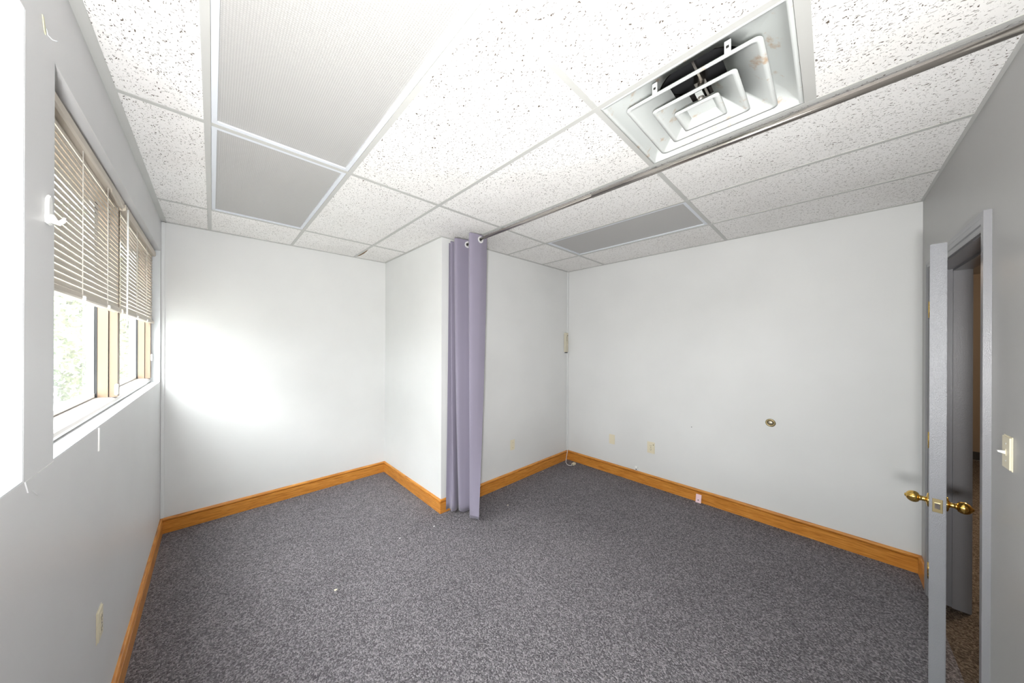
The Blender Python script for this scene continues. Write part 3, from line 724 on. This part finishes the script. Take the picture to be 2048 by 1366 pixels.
for v in bm.verts: v.co = Vector((v.co.x*1.4+3.02, v.co.y*.6+2.375, max(0, v.co.z*.5)+.002))
tag(obj('carpet_crumb', bm, M_ivory), 'tan crumb against the oak baseboard left of the phone plug', 'crumb', 'crumbs on the carpet')

# ------------------------------------------------------------------ outside
GZ = -.35
bm = bx(-40, XO-.02, -25, 45, GZ-.2, GZ); struct(obj('ground_outside', bm, M_grass), 'ground outside the windows, greyed to mute its bounce light', 'ground')
def tree(x, y, h, r, nl, m, label, seed, kind='garden_tree'):
    rnd = random.Random(seed); t = thing(kind, (x, y, GZ), label, 'tree' if kind == 'garden_tree' else 'shrub', 'greenery outside the windows')
    bm = bmesh.new(); tube(bm, [(x, y, GZ), (x+.05, y, GZ+h*.35), (x-.05, y+.08, GZ+h*.75)], .1, 8, radii=[.10, .07, .03]); obj('trunk', bm, M_bark, t)
    V = []; Fc = []
    blobs = [(rnd.uniform(-r, r)*.6, rnd.uniform(-r, r)*.6, rnd.uniform(.15, .9)*h, rnd.uniform(.35, .6)*r) for _ in range(14)]
    for k in range(nl):
        b = blobs[k % len(blobs)]
        d = Vector((rnd.gauss(0, 1), rnd.gauss(0, 1), rnd.gauss(0, 1))).normalized()*b[3]*rnd.random()**.4
        c = Vector((x+b[0]+d.x, y+b[1]+d.y, max(GZ+.06, GZ+b[2]+d.z))); s = rnd.uniform(.05, .10)
        a = Vector((rnd.gauss(0, 1), rnd.gauss(0, 1), rnd.gauss(0, 1))).normalized(); q = a.orthogonal().normalized(); w = a.cross(q)
        i = len(V); V += [c-a*s, c+q*s*.45+w*s*.08, c+a*s, c-q*s*.45+w*s*.08]; Fc.append((i, i+1, i+2, i+3))
    me = bpy.data.meshes.new('foliage'); me.from_pydata([tuple(v) for v in V], [], Fc); me.materials.append(m)
    o = bpy.data.objects.new('foliage', me); C.objects.link(o); o.parent = t; o.location = -Vector((x, y, GZ)); o['kind'] = 'stuff'
for k, (x, y, h, r, nl, m, kind, lab) in enumerate([
    (-2.6, 9.6, 4.8, 1.4, 7000, M_leaf, 'garden_tree', 'pale green leafy tree seen through the nearer window pane'),
    (-2.2, 13.1, 5.4, 1.4, 6000, M_leaf, 'garden_tree', 'slender green tree seen through the farther window pane'),
    (-5.6, 12.6, 6.0, 1.7, 8000, M_leaf, 'garden_tree', 'broad green tree standing back from the windows'),
    (-2.5, 7.0, 2.2, .7, 4000, M_leaf2, 'garden_shrub', 'reddish shrub growing low outside the nearer pane'),
    (-6.4, 8.2, 6.2, 1.7, 6500, M_leaf, 'garden_tree', 'green tree behind and left of the reddish shrub')]):
    tree(x, y, h, r, nl, m, lab, k+1, kind)
# row of unseen trees, added to block light from the low sky
for k, y in enumerate((3.4, -.5, -4.4, -8.3, -12.2)):
    tree(-8.6, y, 6.0+.4*(k % 3), 1.6, 6000, M_leaf, 'added unseen tree, %s in the row blocking low sky light' % ('first', 'second', 'third', 'fourth', 'fifth')[k], 20+k)
